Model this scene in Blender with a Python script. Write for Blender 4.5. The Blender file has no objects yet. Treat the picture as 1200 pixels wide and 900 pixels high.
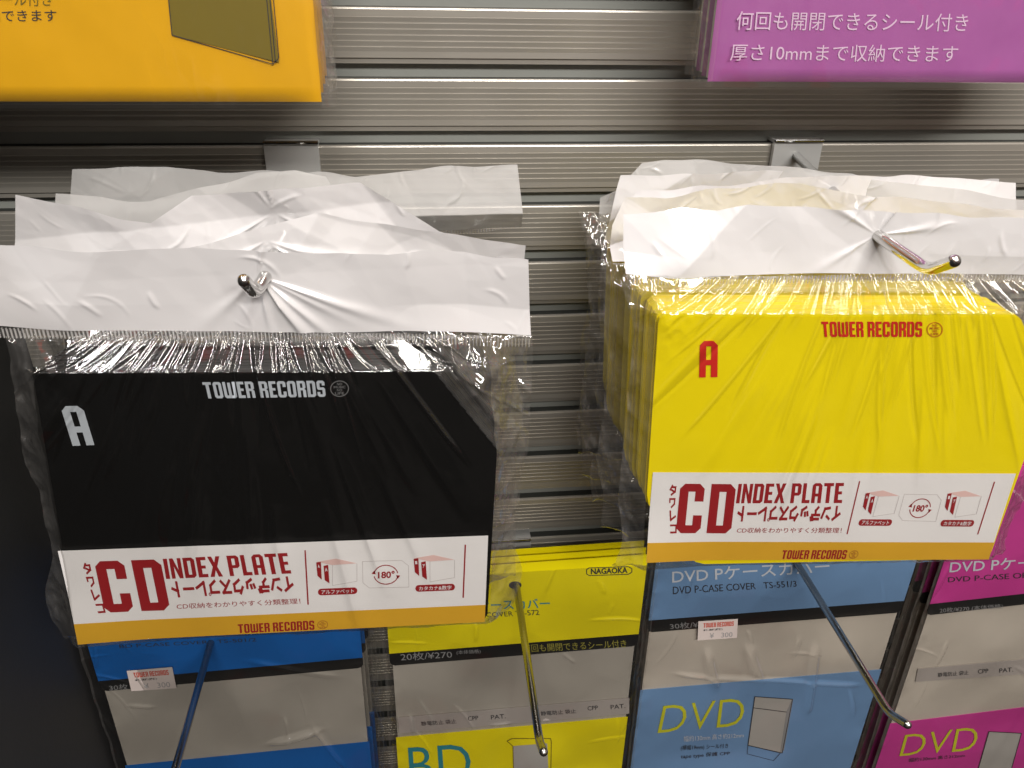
import bpy, math, random
import numpy as np
from mathutils import Matrix, Vector

# ------------------------------------------------------------------ camera
F = 960.0
n_ = np.array([-121, 505, -960.]); n_ /= np.linalg.norm(n_)
u_ = np.array([37, 1845, 960.]); u_ -= n_ * (u_ @ n_); u_ /= np.linalg.norm(u_)
h_ = np.cross(n_, u_)
R = np.array([h_, n_, u_])            # world = R @ camera vector; wall plane y = 0, viewer on -y
D = 0.38                              # metres from lens to wall
CAM = np.array([0, -D, 0.])
sc = bpy.context.scene
col = sc.collection
cd = bpy.data.cameras.new('camera'); co = bpy.data.objects.new('camera', cd); col.objects.link(co)
cd.sensor_width = 36; cd.lens = 36 * F / 1200; cd.clip_start = 0.01; cd.clip_end = 50
M4 = Matrix([list(R[0]) + [CAM[0]], list(R[1]) + [CAM[1]], list(R[2]) + [CAM[2]], [0, 0, 0, 1]])
co.matrix_world = M4
sc.camera = co

# ------------------------------------------------------------------ world, lamps, exposure
w = bpy.data.worlds.new('World'); sc.world = w; w.use_nodes = True
nt = w.node_tree; nt.nodes.clear()
bg = nt.nodes.new('ShaderNodeBackground'); wo = nt.nodes.new('ShaderNodeOutputWorld')
tc = nt.nodes.new('ShaderNodeTexCoord'); nz = nt.nodes.new('ShaderNodeTexNoise'); rp = nt.nodes.new('ShaderNodeValToRGB')
nz.inputs['Scale'].default_value = 3.0; nz.inputs['Detail'].default_value = 3
sp = nt.nodes.new('ShaderNodeSeparateXYZ'); ma = nt.nodes.new('ShaderNodeMath'); ma.operation = 'MULTIPLY_ADD'; ma.inputs[1].default_value = .5
mb = nt.nodes.new('ShaderNodeMath'); mb.operation = 'MULTIPLY_ADD'; mb.inputs[1].default_value = 1.1; mb.inputs[2].default_value = -.10
nt.links.new(tc.outputs['Generated'], nz.inputs['Vector']); nt.links.new(tc.outputs['Generated'], sp.inputs[0])
nt.links.new(nz.outputs['Fac'], mb.inputs[0])
nt.links.new(sp.outputs['Z'], ma.inputs[0]); nt.links.new(mb.outputs[0], ma.inputs[2]); nt.links.new(ma.outputs[0], rp.inputs['Fac'])
cr = rp.color_ramp
cr.elements[0].position = .22; cr.elements[0].color = (.03, .026, .022, 1)
cr.elements[1].position = .95; cr.elements[1].color = (.80, .76, .70, 1)
e = cr.elements.new(.42); e.color = (.12, .105, .095, 1)
e = cr.elements.new(.60); e.color = (.42, .38, .34, 1)
nz2 = nt.nodes.new('ShaderNodeTexNoise'); nz2.inputs['Scale'].default_value = 4.5; rp2 = nt.nodes.new('ShaderNodeValToRGB')
rp2.color_ramp.elements[0].position = .60; rp2.color_ramp.elements[0].color = (1, 1, 1, 1); rp2.color_ramp.elements[1].position = .64; rp2.color_ramp.elements[1].color = (2.2, .35, .3, 1)
mxw = nt.nodes.new('ShaderNodeMix'); mxw.data_type = 'RGBA'; mxw.blend_type = 'MULTIPLY'; mxw.inputs[0].default_value = 1
nt.links.new(tc.outputs['Generated'], nz2.inputs['Vector']); nt.links.new(nz2.outputs['Fac'], rp2.inputs['Fac'])
nt.links.new(rp.outputs['Color'], mxw.inputs[6]); nt.links.new(rp2.outputs['Color'], mxw.inputs[7])
nt.links.new(mxw.outputs[2], bg.inputs['Color']); nt.links.new(bg.outputs[0], wo.inputs[0])
bg.inputs['Strength'].default_value = 0.6

def area(name, loc, target, sx, sy, power, colr):
    l = bpy.data.lights.new(name, 'AREA'); l.shape = 'RECTANGLE'; l.size = sx; l.size_y = sy
    l.energy = power; l.color = colr
    o = bpy.data.objects.new(name, l); col.objects.link(o)
    o.location = loc
    o.rotation_euler = (Vector(target) - Vector(loc)).to_track_quat('-Z', 'Y').to_euler()
    return o
area('ceiling_tube', (-.62, -.55, 1.25), (-.62, -.55, 0), .07, 1.3, 12, (.98, .98, 1))
area('ceiling_tube', (.62, -.55, 1.25), (.62, -.55, 0), .07, 1.3, 11, (1, .95, .86))
area('ceiling_tube', (.05, -.75, 1.35), (.05, -.75, 0), .05, 1.0, 4, (1, .96, .9))  # unseen middle tube, added for more highlights on the film
area('ceiling_tube_front', (.34, -1.6, .85), (.1, 0, -.3), 1.3, .18, 29, (1, .965, .93))
sc.view_settings.view_transform = 'Standard'; sc.view_settings.look = 'None'
sc.view_settings.exposure = 0.22; sc.view_settings.gamma = 1
sc.render.engine = 'CYCLES'
sc.cycles.use_denoising = True
sc.cycles.max_bounces = 14; sc.cycles.transparent_max_bounces = 40
sc.cycles.caustics_reflective = False; sc.cycles.caustics_refractive = False

# ------------------------------------------------------------------ helpers
def at(px, py, s):
    """point seen at photo pixel (1200 x 900) lying s metres in front of the wall"""
    r = R @ np.array([px - 600, 450 - py, -F]); t = (D - s) / r[1]
    return np.array([r[0] * t, -s, r[2] * t])

def lin(c):
    return tuple(((v / 255) / 12.92 if v / 255 <= .04045 else ((v / 255 + .055) / 1.055) ** 2.4) for v in c) + (1,)

MATS = {}
def mat(name, rgb, rough=.5, metal=0., coat=0., var=0., vscale=40, bump=0., bscale=300, spec=.5, aniso=None, trans=0.):
    if name in MATS: return MATS[name]
    m = bpy.data.materials.new(name); m.use_nodes = True; t = m.node_tree
    b = t.nodes['Principled BSDF']
    b.inputs['Base Color'].default_value = tuple(rgb) + (1,) if len(rgb) == 3 else rgb
    b.inputs['Roughness'].default_value = rough; b.inputs['Metallic'].default_value = metal
    b.inputs['Coat Weight'].default_value = coat; b.inputs['Coat Roughness'].default_value = .08
    b.inputs['Specular IOR Level'].default_value = spec
    tcx = t.nodes.new('ShaderNodeTexCoord')
    if var:
        nn = t.nodes.new('ShaderNodeTexNoise'); nn.inputs['Scale'].default_value = vscale; nn.inputs['Detail'].default_value = 5
        t.links.new(tcx.outputs['Object'], nn.inputs['Vector'])
        mx = t.nodes.new('ShaderNodeMix'); mx.data_type = 'RGBA'
        c = b.inputs['Base Color'].default_value
        mx.inputs[6].default_value = (c[0] * (1 - var), c[1] * (1 - var), c[2] * (1 - var), 1)
        mx.inputs[7].default_value = (min(1, c[0] * (1 + var)), min(1, c[1] * (1 + var)), min(1, c[2] * (1 + var)), 1)
        t.links.new(nn.outputs['Fac'], mx.inputs[0]); t.links.new(mx.outputs[2], b.inputs['Base Color'])
    if bump:
        n2 = t.nodes.new('ShaderNodeTexNoise'); n2.inputs['Scale'].default_value = bscale; n2.inputs['Detail'].default_value = 4
        mp = t.nodes.new('ShaderNodeMapping')
        if aniso: mp.inputs['Scale'].default_value = aniso
        t.links.new(tcx.outputs['Object'], mp.inputs[0]); t.links.new(mp.outputs[0], n2.inputs['Vector'])
        bp = t.nodes.new('ShaderNodeBump'); bp.inputs['Strength'].default_value = bump; bp.inputs['Distance'].default_value = .0005
        t.links.new(n2.outputs['Fac'], bp.inputs['Height']); t.links.new(bp.outputs[0], b.inputs['Normal'])
    if trans:
        tr = t.nodes.new('ShaderNodeBsdfTransparent'); ms = t.nodes.new('ShaderNodeMixShader'); ms.inputs[0].default_value = trans
        out = [q for q in t.nodes if q.type == 'OUTPUT_MATERIAL'][0]
        t.links.new(b.outputs[0], ms.inputs[1]); t.links.new(tr.outputs[0], ms.inputs[2]); t.links.new(ms.outputs[0], out.inputs[0])
    MATS[name] = m
    return m

def film_mat(name, tint=(.97, .97, .96), rough=.06, haze=.0015, gain=1.35, bump=.12, bscale=120, cap=.42):
    if name in MATS: return MATS[name]
    m = bpy.data.materials.new(name); m.use_nodes = True; t = m.node_tree; t.nodes.clear()
    N = t.nodes.new; L = t.links.new
    out = N('ShaderNodeOutputMaterial'); tr = N('ShaderNodeBsdfTransparent'); tr.inputs[0].default_value = tint + (1,)
    gl = N('ShaderNodeBsdfGlossy'); gl.inputs['Roughness'].default_value = rough; gl.inputs['Color'].default_value = (1, 1, 1, 1)
    df = N('ShaderNodeBsdfDiffuse'); df.inputs[0].default_value = (.8, .78, .75, 1)
    fr = N('ShaderNodeFresnel'); fr.inputs[0].default_value = 1.5
    mu = N('ShaderNodeMath'); mu.operation = 'MULTIPLY'; mu.inputs[1].default_value = gain; mn = N('ShaderNodeMath'); mn.operation = 'MINIMUM'; mn.inputs[1].default_value = cap
    tcx = N('ShaderNodeTexCoord'); n2 = N('ShaderNodeTexNoise'); n2.inputs['Scale'].default_value = bscale; n2.inputs['Detail'].default_value = 3
    bp = N('ShaderNodeBump'); bp.inputs['Strength'].default_value = bump; bp.inputs['Distance'].default_value = .001
    L(tcx.outputs['Object'], n2.inputs['Vector']); L(n2.outputs['Fac'], bp.inputs['Height'])
    L(bp.outputs[0], gl.inputs['Normal']); L(bp.outputs[0], fr.inputs['Normal'])
    m1 = N('ShaderNodeMixShader'); m1.inputs[0].default_value = haze; L(tr.outputs[0], m1.inputs[1]); L(df.outputs[0], m1.inputs[2])
    m2 = N('ShaderNodeMixShader'); L(fr.outputs[0], mu.inputs[0]); L(mu.outputs[0], mn.inputs[0]); L(mn.outputs[0], m2.inputs[0]); L(m1.outputs[0], m2.inputs[1]); L(gl.outputs[0], m2.inputs[2])
    L(m2.outputs[0], out.inputs[0])
    MATS[name] = m
    return m

def link(name, me, m=None, parent=None, smooth=False):
    o = bpy.data.objects.new(name, me); col.objects.link(o)
    if m is not None:
        me.materials.clear(); me.materials.append(m)
    if smooth: me.polygons.foreach_set('use_smooth', [True] * len(me.polygons))
    if parent is not None:
        o.parent = parent
        base = parent
        off = Vector((0, 0, 0))
        while base is not None:
            off += Vector(base.get('_o', (0, 0, 0))); base = base.parent
        # geometry is written in world coordinates; shift it into the thing's own frame
        me.transform(Matrix.Translation(-off))
    return o

def thing(name, label, cat, loc, group=None):
    o = bpy.data.objects.new(name, None); col.objects.link(o); o.location = loc; o.empty_display_size = .02
    o['_o'] = tuple(float(v) for v in loc)
    o['label'] = label; o['category'] = cat
    if group: o['group'] = group
    return o

def mesh(verts, faces):
    me = bpy.data.meshes.new('m'); me.from_pydata([tuple(map(float, v)) for v in verts], [], faces); me.update(); return me

def grid(X, Y, Z):
    r, c = X.shape
    me = bpy.data.meshes.new('g')
    v = np.stack([X, Y, Z], -1).reshape(-1, 3)
    i = np.arange(r * c).reshape(r, c)
    q = np.stack([i[:-1, :-1], i[1:, :-1], i[1:, 1:], i[:-1, 1:]], -1).reshape(-1, 4)
    me.vertices.add(len(v)); me.vertices.foreach_set('co', v.astype(np.float32).ravel())
    me.loops.add(q.size); me.loops.foreach_set('vertex_index', q.ravel().astype(np.int32))
    me.polygons.add(len(q)); me.polygons.foreach_set('loop_start', np.arange(0, q.size, 4, dtype=np.int32))
    me.polygons.foreach_set('loop_total', np.full(len(q), 4, dtype=np.int32)) if False else None
    me.update(calc_edges=True); me.validate()
    return me

def prism(pts, y0, y1):
    """outline [(x, z)...] extruded from y0 (front) to y1 (back)"""
    k = len(pts)
    v = [(p[0], y0, p[1]) for p in pts] + [(p[0], y1, p[1]) for p in pts]
    f = [list(range(k)), list(range(2 * k - 1, k - 1, -1))] + [[i, i + k, (i + 1) % k + k, (i + 1) % k] for i in range(k)]
    return v, f

def join(parts):
    V, Fc = [], []
    for v, f in parts:
        o = len(V); V += list(v); Fc += [[i + o for i in q] for q in f]
    return mesh(V, Fc)

def box(x0, x1, y0, y1, z0, z1):
    return prism([(x0, z0), (x1, z0), (x1, z1), (x0, z1)], y0, y1)

def tube(path, r, seg=20, cap=True):
    P = [Vector(p) for p in path]; V = []; Fc = []
    up = Vector((0, 0, 1))
    T0 = (P[1] - P[0]).normalized(); a = T0.orthogonal().normalized()
    for i, p in enumerate(P):
        t = ((P[min(i + 1, len(P) - 1)] - P[max(i - 1, 0)])).normalized()
        a = (a - t * a.dot(t)).normalized(); b = t.cross(a)
        rr = r[i] if isinstance(r, (list, tuple)) else r
        for k in range(seg):
            g = 2 * math.pi * k / seg
            V.append(p + (a * math.cos(g) + b * math.sin(g)) * rr)
    for i in range(len(P) - 1):
        for k in range(seg):
            Fc.append([i * seg + k, i * seg + (k + 1) % seg, (i + 1) * seg + (k + 1) % seg, (i + 1) * seg + k])
    if cap:
        Fc.append(list(range(seg - 1, -1, -1))); o = (len(P) - 1) * seg; Fc.append([o + k for k in range(seg)])
    return V, Fc

def smooth_path(pts, rad=.004, k=8):
    """round the inner corners of a polyline"""
    P = [Vector(p) for p in pts]; out = [P[0]]
    for i in range(1, len(P) - 1):
        d0 = (P[i - 1] - P[i]); d1 = (P[i + 1] - P[i]); r = min(rad, d0.length * .45, d1.length * .45)
        a = P[i] + d0.normalized() * r; b = P[i] + d1.normalized() * r
        for j in range(k + 1):
            t = j / k; out.append(a * (1 - t) ** 2 + P[i] * 2 * t * (1 - t) + b * t * t)
    out.append(P[-1]); return out

def round_end(path, r, k=5):
    """radii and points with a rounded tip"""
    P = [Vector(p) for p in path]; t = (P[-1] - P[-2]).normalized(); rr = [r] * len(P)
    for j in range(1, k + 1):
        g = j / k * math.pi / 2; P.append(P[len(path) - 1] + t * r * math.sin(g)); rr.append(max(r * math.cos(g), r * .05))
    return P, rr

# homography helpers: photo pixels -> unit square of a quad
def homog(src, dst):
    A = []
    for (x, y), (X, Y) in zip(src, dst):
        A.append([x, y, 1, 0, 0, 0, -X * x, -X * y, -X]); A.append([0, 0, 0, x, y, 1, -Y * x, -Y * y, -Y])
    return np.linalg.svd(np.array(A, float))[2][-1].reshape(3, 3)
def happ(H, p):
    q = H @ np.array([p[0], p[1], 1.]); return q[:2] / q[2]

def bil(q, a, b):
    """q = TL, TR, BR, BL; a across, b down"""
    q = [np.array(v, float) for v in q]
    a = np.asarray(a)[..., None]; b = np.asarray(b)[..., None]
    return (q[0] * (1 - a) + q[1] * a) * (1 - b) + (q[3] * (1 - a) + q[2] * a) * b

def noise2(x, y, seed, cell):
    """smooth value noise, numpy"""
    rs = np.random.RandomState(seed); T = rs.rand(64, 64) * 2 - 1
    u = x / cell; v = y / cell; iu = np.floor(u).astype(int); iv = np.floor(v).astype(int)
    fu = u - iu; fv = v - iv; fu = fu * fu * (3 - 2 * fu); fv = fv * fv * (3 - 2 * fv)
    g = lambda i, j: T[i % 64, j % 64]
    return (g(iu, iv) * (1 - fu) + g(iu + 1, iv) * fu) * (1 - fv) + (g(iu, iv + 1) * (1 - fu) + g(iu + 1, iv + 1) * fu) * fv

def crumple(x, y, seed, cell, aspect=1.):
    """faceted creases: jittered cells, distance to the nearest and second nearest point"""
    rs = np.random.RandomState(seed); J = rs.rand(64, 64, 3)
    u = x / cell; v = y / (cell * aspect); iu = np.floor(u).astype(int); iv = np.floor(v).astype(int)
    f1 = np.full(x.shape, 9.); f2 = np.full(x.shape, 9.)
    for di in (-1, 0, 1):
        for dj in (-1, 0, 1):
            a = iu + di; b = iv + dj; j = J[a % 64, b % 64]
            d = np.sqrt((u - a - j[..., 0]) ** 2 + (v - b - j[..., 1]) ** 2) * (.7 + .6 * j[..., 2])
            n2 = np.minimum(f2, np.maximum(f1, d)); f1 = np.minimum(f1, d); f2 = n2
    return f1, f2

# ------------------------------------------------------------------ lettering
def curve_mesh(polys, thick=0.0):
    c = bpy.data.curves.new('c', 'CURVE'); c.dimensions = '2D'; c.fill_mode = 'BOTH'
    for p in polys:
        s = c.splines.new('POLY'); s.points.add(len(p) - 1)
        for i, (x, y) in enumerate(p): s.points[i].co = (x, y, 0, 1)
        s.use_cyclic_u = True
    o = bpy.data.objects.new('c', c)
    me = bpy.data.meshes.new_from_object(o)
    bpy.data.objects.remove(o); bpy.data.curves.remove(c)
    return me
def verts_faces(me):
    v = [tuple(q.co) for q in me.vertices]; f = [list(p.vertices) for p in me.polygons]
    bpy.data.meshes.remove(me); return np.array(v), f
def text_vf(s, bold=0., spacing=1.):
    c = bpy.data.curves.new('t', 'FONT'); c.body = s; c.size = 1; c.offset = bold; c.space_character = spacing
    c.resolution_u = 3; c.align_x = 'CENTER' if '\n' in s else 'LEFT'; c.space_line = .8
    o = bpy.data.objects.new('t', c)
    me = bpy.data.meshes.new_from_object(o)
    bpy.data.objects.remove(o); bpy.data.curves.remove(c)
    return verts_faces(me)

def ch(x0, y0, x1, y1, c):   # rect with four cut corners c = (bl, br, tr, tl)
    p = []
    a = c[0]; p += [(x0 + a, y0)] if a == 0 else [(x0, y0 + a), (x0 + a, y0)]
    a = c[1]; p += [(x1, y0)] if a == 0 else [(x1 - a, y0), (x1, y0 + a)]
    a = c[2]; p += [(x1, y1)] if a == 0 else [(x1, y1 - a), (x1 - a, y1)]
    a = c[3]; p += [(x0, y1)] if a == 0 else [(x0 + a, y1), (x0, y1 - a)]
    return p
s_ = .19
GL = {
 'T': (.50, [[(.155, 0), (.345, 0), (.345, .84), (.5, .84), (.5, 1), (0, 1), (0, .84), (.155, .84)]]),
 'O': (.50, [ch(0, 0, .5, 1, (.1, .1, .1, .1)), ch(.18, .16, .32, .84, (0, 0, 0, 0))]),
 'W': (.74, [[(.1, 0), (.64, 0), (.74, .1), (.74, 1), (.57, 1), (.57, .17), (.455, .17), (.455, .95), (.285, .95), (.285, .17), (.17, .17), (.17, 1), (0, 1), (0, .1)]]),
 'E': (.42, [[(0, 0), (.42, 0), (.42, .16), (.19, .16), (.19, .43), (.37, .43), (.37, .58), (.19, .58), (.19, .84), (.42, .84), (.42, 1), (0, 1)]]),
 'R': (.50, [[(0, 0), (.18, 0), (.18, .42), (.32, .42), (.32, 0), (.5, 0), (.5, .42), (.42, .5), (.5, .58), (.5, .9), (.4, 1), (0, 1)], ch(.18, .57, .32, .85, (0, 0, 0, 0))]),
 'C': (.50, [[(.1, 0), (.4, 0), (.5, .1), (.5, .36), (.32, .36), (.32, .16), (.18, .16), (.18, .84), (.32, .84), (.32, .64), (.5, .64), (.5, .9), (.4, 1), (.1, 1), (0, .9), (0, .1)]]),
 'D': (.50, [ch(0, 0, .5, 1, (0, .11, .11, 0)), ch(.18, .16, .32, .84, (0, 0, 0, 0))]),
 'S': (.48, [[(.1, 0), (.38, 0), (.48, .1), (.48, .48), (.4, .58), (.17, .58), (.17, .84), (.31, .84), (.31, .7), (.48, .7), (.48, .9), (.38, 1), (.1, 1), (0, .9), (0, .52), (.08, .43), (.31, .43), (.31, .16), (.17, .16), (.17, .3), (0, .3), (0, .1)]]),
 'A': (.50, [[(0, 0), (.18, 0), (.18, .33), (.32, .33), (.32, 0), (.5, 0), (.5, .88), (.38, 1), (.12, 1), (0, .88)], ch(.18, .48, .32, .85, (0, 0, 0, 0))]),
 'I': (.18, [[(0, 0), (.18, 0), (.18, 1), (0, 1)]]),
 'N': (.50, [[(0, 0), (.16, 0), (.16, .6), (.34, 0), (.5, 0), (.5, 1), (.34, 1), (.34, .42), (.16, 1), (0, 1)]]),
 'X': (.54, [[(0, 0), (.18, 0), (.27, .32), (.36, 0), (.54, 0), (.37, .5), (.54, 1), (.36, 1), (.27, .7), (.18, 1), (0, 1), (.17, .5)]]),
 'P': (.50, [[(0, 0), (.18, 0), (.18, .38), (.4, .38), (.5, .48), (.5, .9), (.4, 1), (0, 1)], ch(.18, .53, .32, .85, (0, 0, 0, 0))]),
 'L': (.40, [[(0, 0), (.4, 0), (.4, .16), (.18, .16), (.18, 1), (0, 1)]]),
}
def block_vf(s, gap=.1):
    x = 0; V = []; Fc = []
    for c in s:
        if c == ' ': x += .22; continue
        wd, polys = GL[c]
        v, f = verts_faces(curve_mesh(polys))
        v = v.copy(); v[:, 0] += x; o = len(V); V += [tuple(q) for q in v]; Fc += [[i + o for i in q] for q in f]
        x += wd + gap
    return np.array(V), Fc

KANA = {
 'イ': [[(.85, .98), (.12, .55)], [(.52, .70), (.52, .02)]],
 'ン': [[(.08, .92), (.34, .74)], [(.10, .08), (.62, .14), (.92, .82)]],
 'デ': [[(.10, .94), (.58, .94)], [(.02, .62), (.84, .62)], [(.46, .62), (.46, .28), (.20, .04)], [(.72, 1.), (.76, .84)], [(.92, 1.), (.96, .84)]],
 'ッ': [[(.14, .62), (.20, .42)], [(.44, .66), (.48, .46)], [(.86, .62), (.82, .24), (.40, .02)]],
 'ク': [[(.36, 1.), (.10, .58)], [(.32, .84), (.90, .84), (.88, .34), (.36, .02)]],
 'ス': [[(.10, .92), (.82, .92), (.08, .04)], [(.52, .46), (.90, .06)]],
 'プ': [[(.04, .86), (.78, .86), (.76, .34), (.30, .02)]],
 'レ': [[(.16, 1.), (.16, .08), (.90, .46)]],
 'ー': [[(.06, .5), (.94, .5)]],
 'ト': [[(.36, 1.), (.36, 0)], [(.36, .64), (.84, .44)]],
 'タ': [[(.36, 1.), (.10, .58)], [(.32, .84), (.90, .84), (.88, .34), (.36, .02)], [(.34, .52), (.70, .36)]],
 'ワ': [[(.10, .58), (.10, .92), (.90, .92), (.88, .36), (.42, .02)]],
 'コ': [[(.10, .90), (.88, .90), (.88, .08), (.06, .08)]],
}
def kana_vf(txt, w=.225, adv=1.22):
    """square-ended strokes, each lying a hundredth of a millimetre above the last"""
    V = []; Fc = []; k = 0
    for i, c in enumerate(txt):
        for st in KANA[c]:
            for a, b in zip(st[:-1], st[1:]):
                a = np.array(a) + (i * adv, 0); b = np.array(b) + (i * adv, 0)
                d = (b - a) / np.linalg.norm(b - a); e = d * w * .5; n = np.array([-d[1], d[0]]) * w * .5
                o = len(V); V += [tuple(p) + (k * 1e-5,) for p in (a - e + n, b + e + n, b + e - n, a - e - n)]; Fc.append([o, o + 1, o + 2, o + 3]); k = (k + 1) % 8
        if c == 'プ':
            v, f = ring_vf(.95 + i * adv, .98, .13, .13, .07, 0, 360, 12); o = len(V); V += [(q[0], q[1], 9e-5) for q in v]; Fc += [[j + o for j in q] for q in f]
    return np.array(V), Fc

def ring_vf(cx, cy, rx, ry, w, a0=0, a1=360, k=40):
    V = []; Fc = []
    full = a1 - a0 >= 360
    for i in range(k + (0 if full else 1)):
        g = math.radians(a0 + (a1 - a0) * i / k)
        V += [(cx + rx * math.cos(g), cy + ry * math.sin(g), 0), (cx + (rx - w) * math.cos(g), cy + (ry - w) * math.sin(g), 0)]
    n = len(V) // 2
    for i in range(n if full else n - 1):
        j = (i + 1) % n; Fc.append([2 * i, 2 * i + 1, 2 * j + 1, 2 * j])
    return np.array(V), Fc
def line_vf(a, b, w):
    a = np.array(a, float); b = np.array(b, float); d = (b - a) / np.linalg.norm(b - a); n = np.array([-d[1], d[0]]) * w / 2
    return np.array([tuple(a + n) + (0,), tuple(b + n) + (0,), tuple(b - n) + (0,), tuple(a - n) + (0,)]), [[0, 1, 2, 3]]
def poly_vf(p): return np.array([tuple(q) + (0,) for q in p]), [list(range(len(p)))]
def pill_vf(cx, cy, hw, hh, tilt=0., k=8):
    p = []
    for sx, a0 in ((1, -90), (-1, 90)):
        for i in range(k + 1):
            g = math.radians(a0 + 180 * i / k); p.append((cx + sx * (hw - hh) + hh * math.cos(g), cy + hh * math.sin(g)))
    p = [(x, y - tilt * (x - cx)) for x, y in p]
    return poly_vf(p)
def merge(vfs):
    V = []; Fc = []
    for v, f in vfs:
        o = len(V); V += [tuple(q) for q in v]; Fc += [[i + o for i in q] for q in f]
    return np.array(V), Fc
def fit(vf, quad, flip=False):
    """stretch a flat outline over a pixel quad TL, TR, BR, BL -> outline in pixels"""
    v, f = vf; lo = v.min(0); hi = v.max(0); a = (v[:, 0] - lo[0]) / (hi[0] - lo[0]); b = 1 - (v[:, 1] - lo[1]) / max(hi[1] - lo[1], 1e-6)
    if flip: a = 1 - a; b = 1 - b
    q = bil(quad, a, b); return np.c_[q, v[:, 2]], f
def on_plane(vf, s, lift, pxmap=None):
    v, f = vf
    out = []
    for q in v:
        p = pxmap(q[:2]) if pxmap else at(q[0], q[1], s)
        out.append((p[0], -s - lift, p[2]))
    return mesh(out, f)
def emblem(cx, cy, r, tilt=0., yf=1.):
    a = ring_vf(cx, cy, r, r * yf, max(r * .1, .5))
    rows = []
    for k, (t, hw) in enumerate((('NO', .28), ('MUSIC', .62), ('NO', .28), ('LIFE', .48))):
        y = cy + (k - 1.5) * r * .38 * yf
        rows.append(fit(text_vf(t, .02), [(cx - hw * r, y - .15 * r * yf), (cx + hw * r, y - .15 * r * yf), (cx + hw * r, y + .15 * r * yf), (cx - hw * r, y + .15 * r * yf)]))
    v, f = merge([a] + rows); v = v.copy(); v[:, 1] -= tilt * (v[:, 0] - cx)
    return v, f

# ------------------------------------------------------------------ materials
M_alu = mat('brushed_aluminium', (.41, .385, .335), .31, .55, var=.10, vscale=5, bump=.05, bscale=500, aniso=(.05, 6, 6))
M_slot = mat('slot_liner', (.30, .31, .28), .45, .2, bump=.1)
M_dark = mat('charcoal_laminate', (.022, .022, .022), .60, var=.15, vscale=5, bump=.12, bscale=600)
M_chrome = mat('chrome', (.66, .655, .64), .09, 1.)
M_rod = mat('dull_chrome', (.50, .485, .46), .24, 1., bump=.08, bscale=900)
M_steel = mat('zinc_plate', (.62, .62, .60), .34, .5, bump=.1, bscale=200)
M_film = film_mat('clear_film')
M_taut = film_mat('clear_film_taut', rough=.05, haze=.002, gain=2.6, bump=.06, cap=.6)
M_flap = film_mat('clear_film_crinkled', rough=.05, haze=.034, gain=2.5, bump=.15, tint=(.95, .935, .90))
M_crimp = film_mat('crimped_film', rough=.25, haze=.42, gain=2.0, bump=.1)
M_film_soft = film_mat('clear_film_soft', rough=.07, haze=.006, gain=1.9, bump=.25, bscale=45)
M_seam = film_mat('seam_film', rough=.12, haze=.04, gain=1.5, bump=.1, tint=(.9, .88, .85))
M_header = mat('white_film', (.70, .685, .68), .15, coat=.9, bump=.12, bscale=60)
M_header_front = mat('white_film_shaded_side', (.61, .595, .59), .15, coat=.9, bump=.12, bscale=60)  # same white film, darker: shade of the front header put into the colour
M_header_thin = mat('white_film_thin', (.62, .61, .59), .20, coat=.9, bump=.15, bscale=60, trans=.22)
M_black = mat('black_plastic', (.004, .004, .004), .30, spec=.35)
M_yellow = mat('yellow_plastic', (.86, .69, .002), .34, bump=.04, bscale=900)
M_ptext_w = mat('pale_grey_ink', (.46, .50, .54), .5)
M_ptext_r = mat('red_ink_bright', (.62, .02, .012), .45)
M_paper = mat('label_paper', (.80, .775, .76), .55, var=.02, vscale=30, bump=.06, bscale=500)
M_stripe = mat('label_amber', (.66, .36, .022), .5, var=.04, vscale=50)
M_red = mat('label_red', (.30, .010, .014), .5)
M_pink = mat('label_pink', (.74, .50, .46), .5)
M_grey = mat('label_grey_line', (.52, .47, .46), .5)
M_white_ink = mat('white_ink', (.75, .72, .72), .5)
M_gold_plate = mat('emblem_brown', (.35, .10, .02), .5)
M_milky = mat('stacked_clear_sleeves', (.39, .36, .31), .20, var=.25, vscale=11, bump=.35, bscale=22, coat=.3)
M_milky2 = mat('stacked_clear_sleeves_warm', (.55, .495, .42), .20, var=.35, vscale=13, bump=.4, bscale=26, coat=.3)
M_strip = mat('black_print', (.008, .008, .008), .35)

# ------------------------------------------------------------------ slatted wall
P_ = .0745 * D
def slat_profile():
    """(z from lip down, y out) of one aluminium slat, in metres; y negative = proud"""
    p = [(0.0, .0060), (0.0, .0012), (.0004, .0002), (.0010, 0)]
    for k in range(6):
        z = P_ * (.135 + .083 * k); p += [(z, 0), (z + .00003, -.0003), (z + .0002, -.0003), (z + .0019, 0)]
    zb = P_ * .705
    p += [(zb, 0), (zb + .0004, .0012), (P_ * .79, .0012), (P_ * .79 + .0003, .0040), (P_ * .80, .0060)]
    return p
wall = bpy.data.objects.new('slat_wall', None); col.objects.link(wall); wall['kind'] = 'structure'
wall['label'] = 'ribbed aluminium slatted display wall with dark slots behind the hanging packs'
XL, XR = -.1885, .62
pr = slat_profile()
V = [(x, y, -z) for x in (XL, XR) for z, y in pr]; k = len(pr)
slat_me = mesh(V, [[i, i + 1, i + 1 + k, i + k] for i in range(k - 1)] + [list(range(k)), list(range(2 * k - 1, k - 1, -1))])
slat_me.materials.append(M_alu); slat_me.materials.append(mat('slot_shade', (.03, .032, .028), .6)); slat_me.polygons[0].material_index = 1; slat_me.polygons[1].material_index = 0  # lip shelf coloured dark to paint in the shade inside the slots
z0 = -.0527 * D + 3 * P_
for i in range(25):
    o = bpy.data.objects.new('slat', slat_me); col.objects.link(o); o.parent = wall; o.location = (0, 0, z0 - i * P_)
liner = []
back = join([box(XL, XR, .0062, .012, z0 - 25 * P_, z0 + .01)])
link('slot_liner', back, M_slot, wall)
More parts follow.
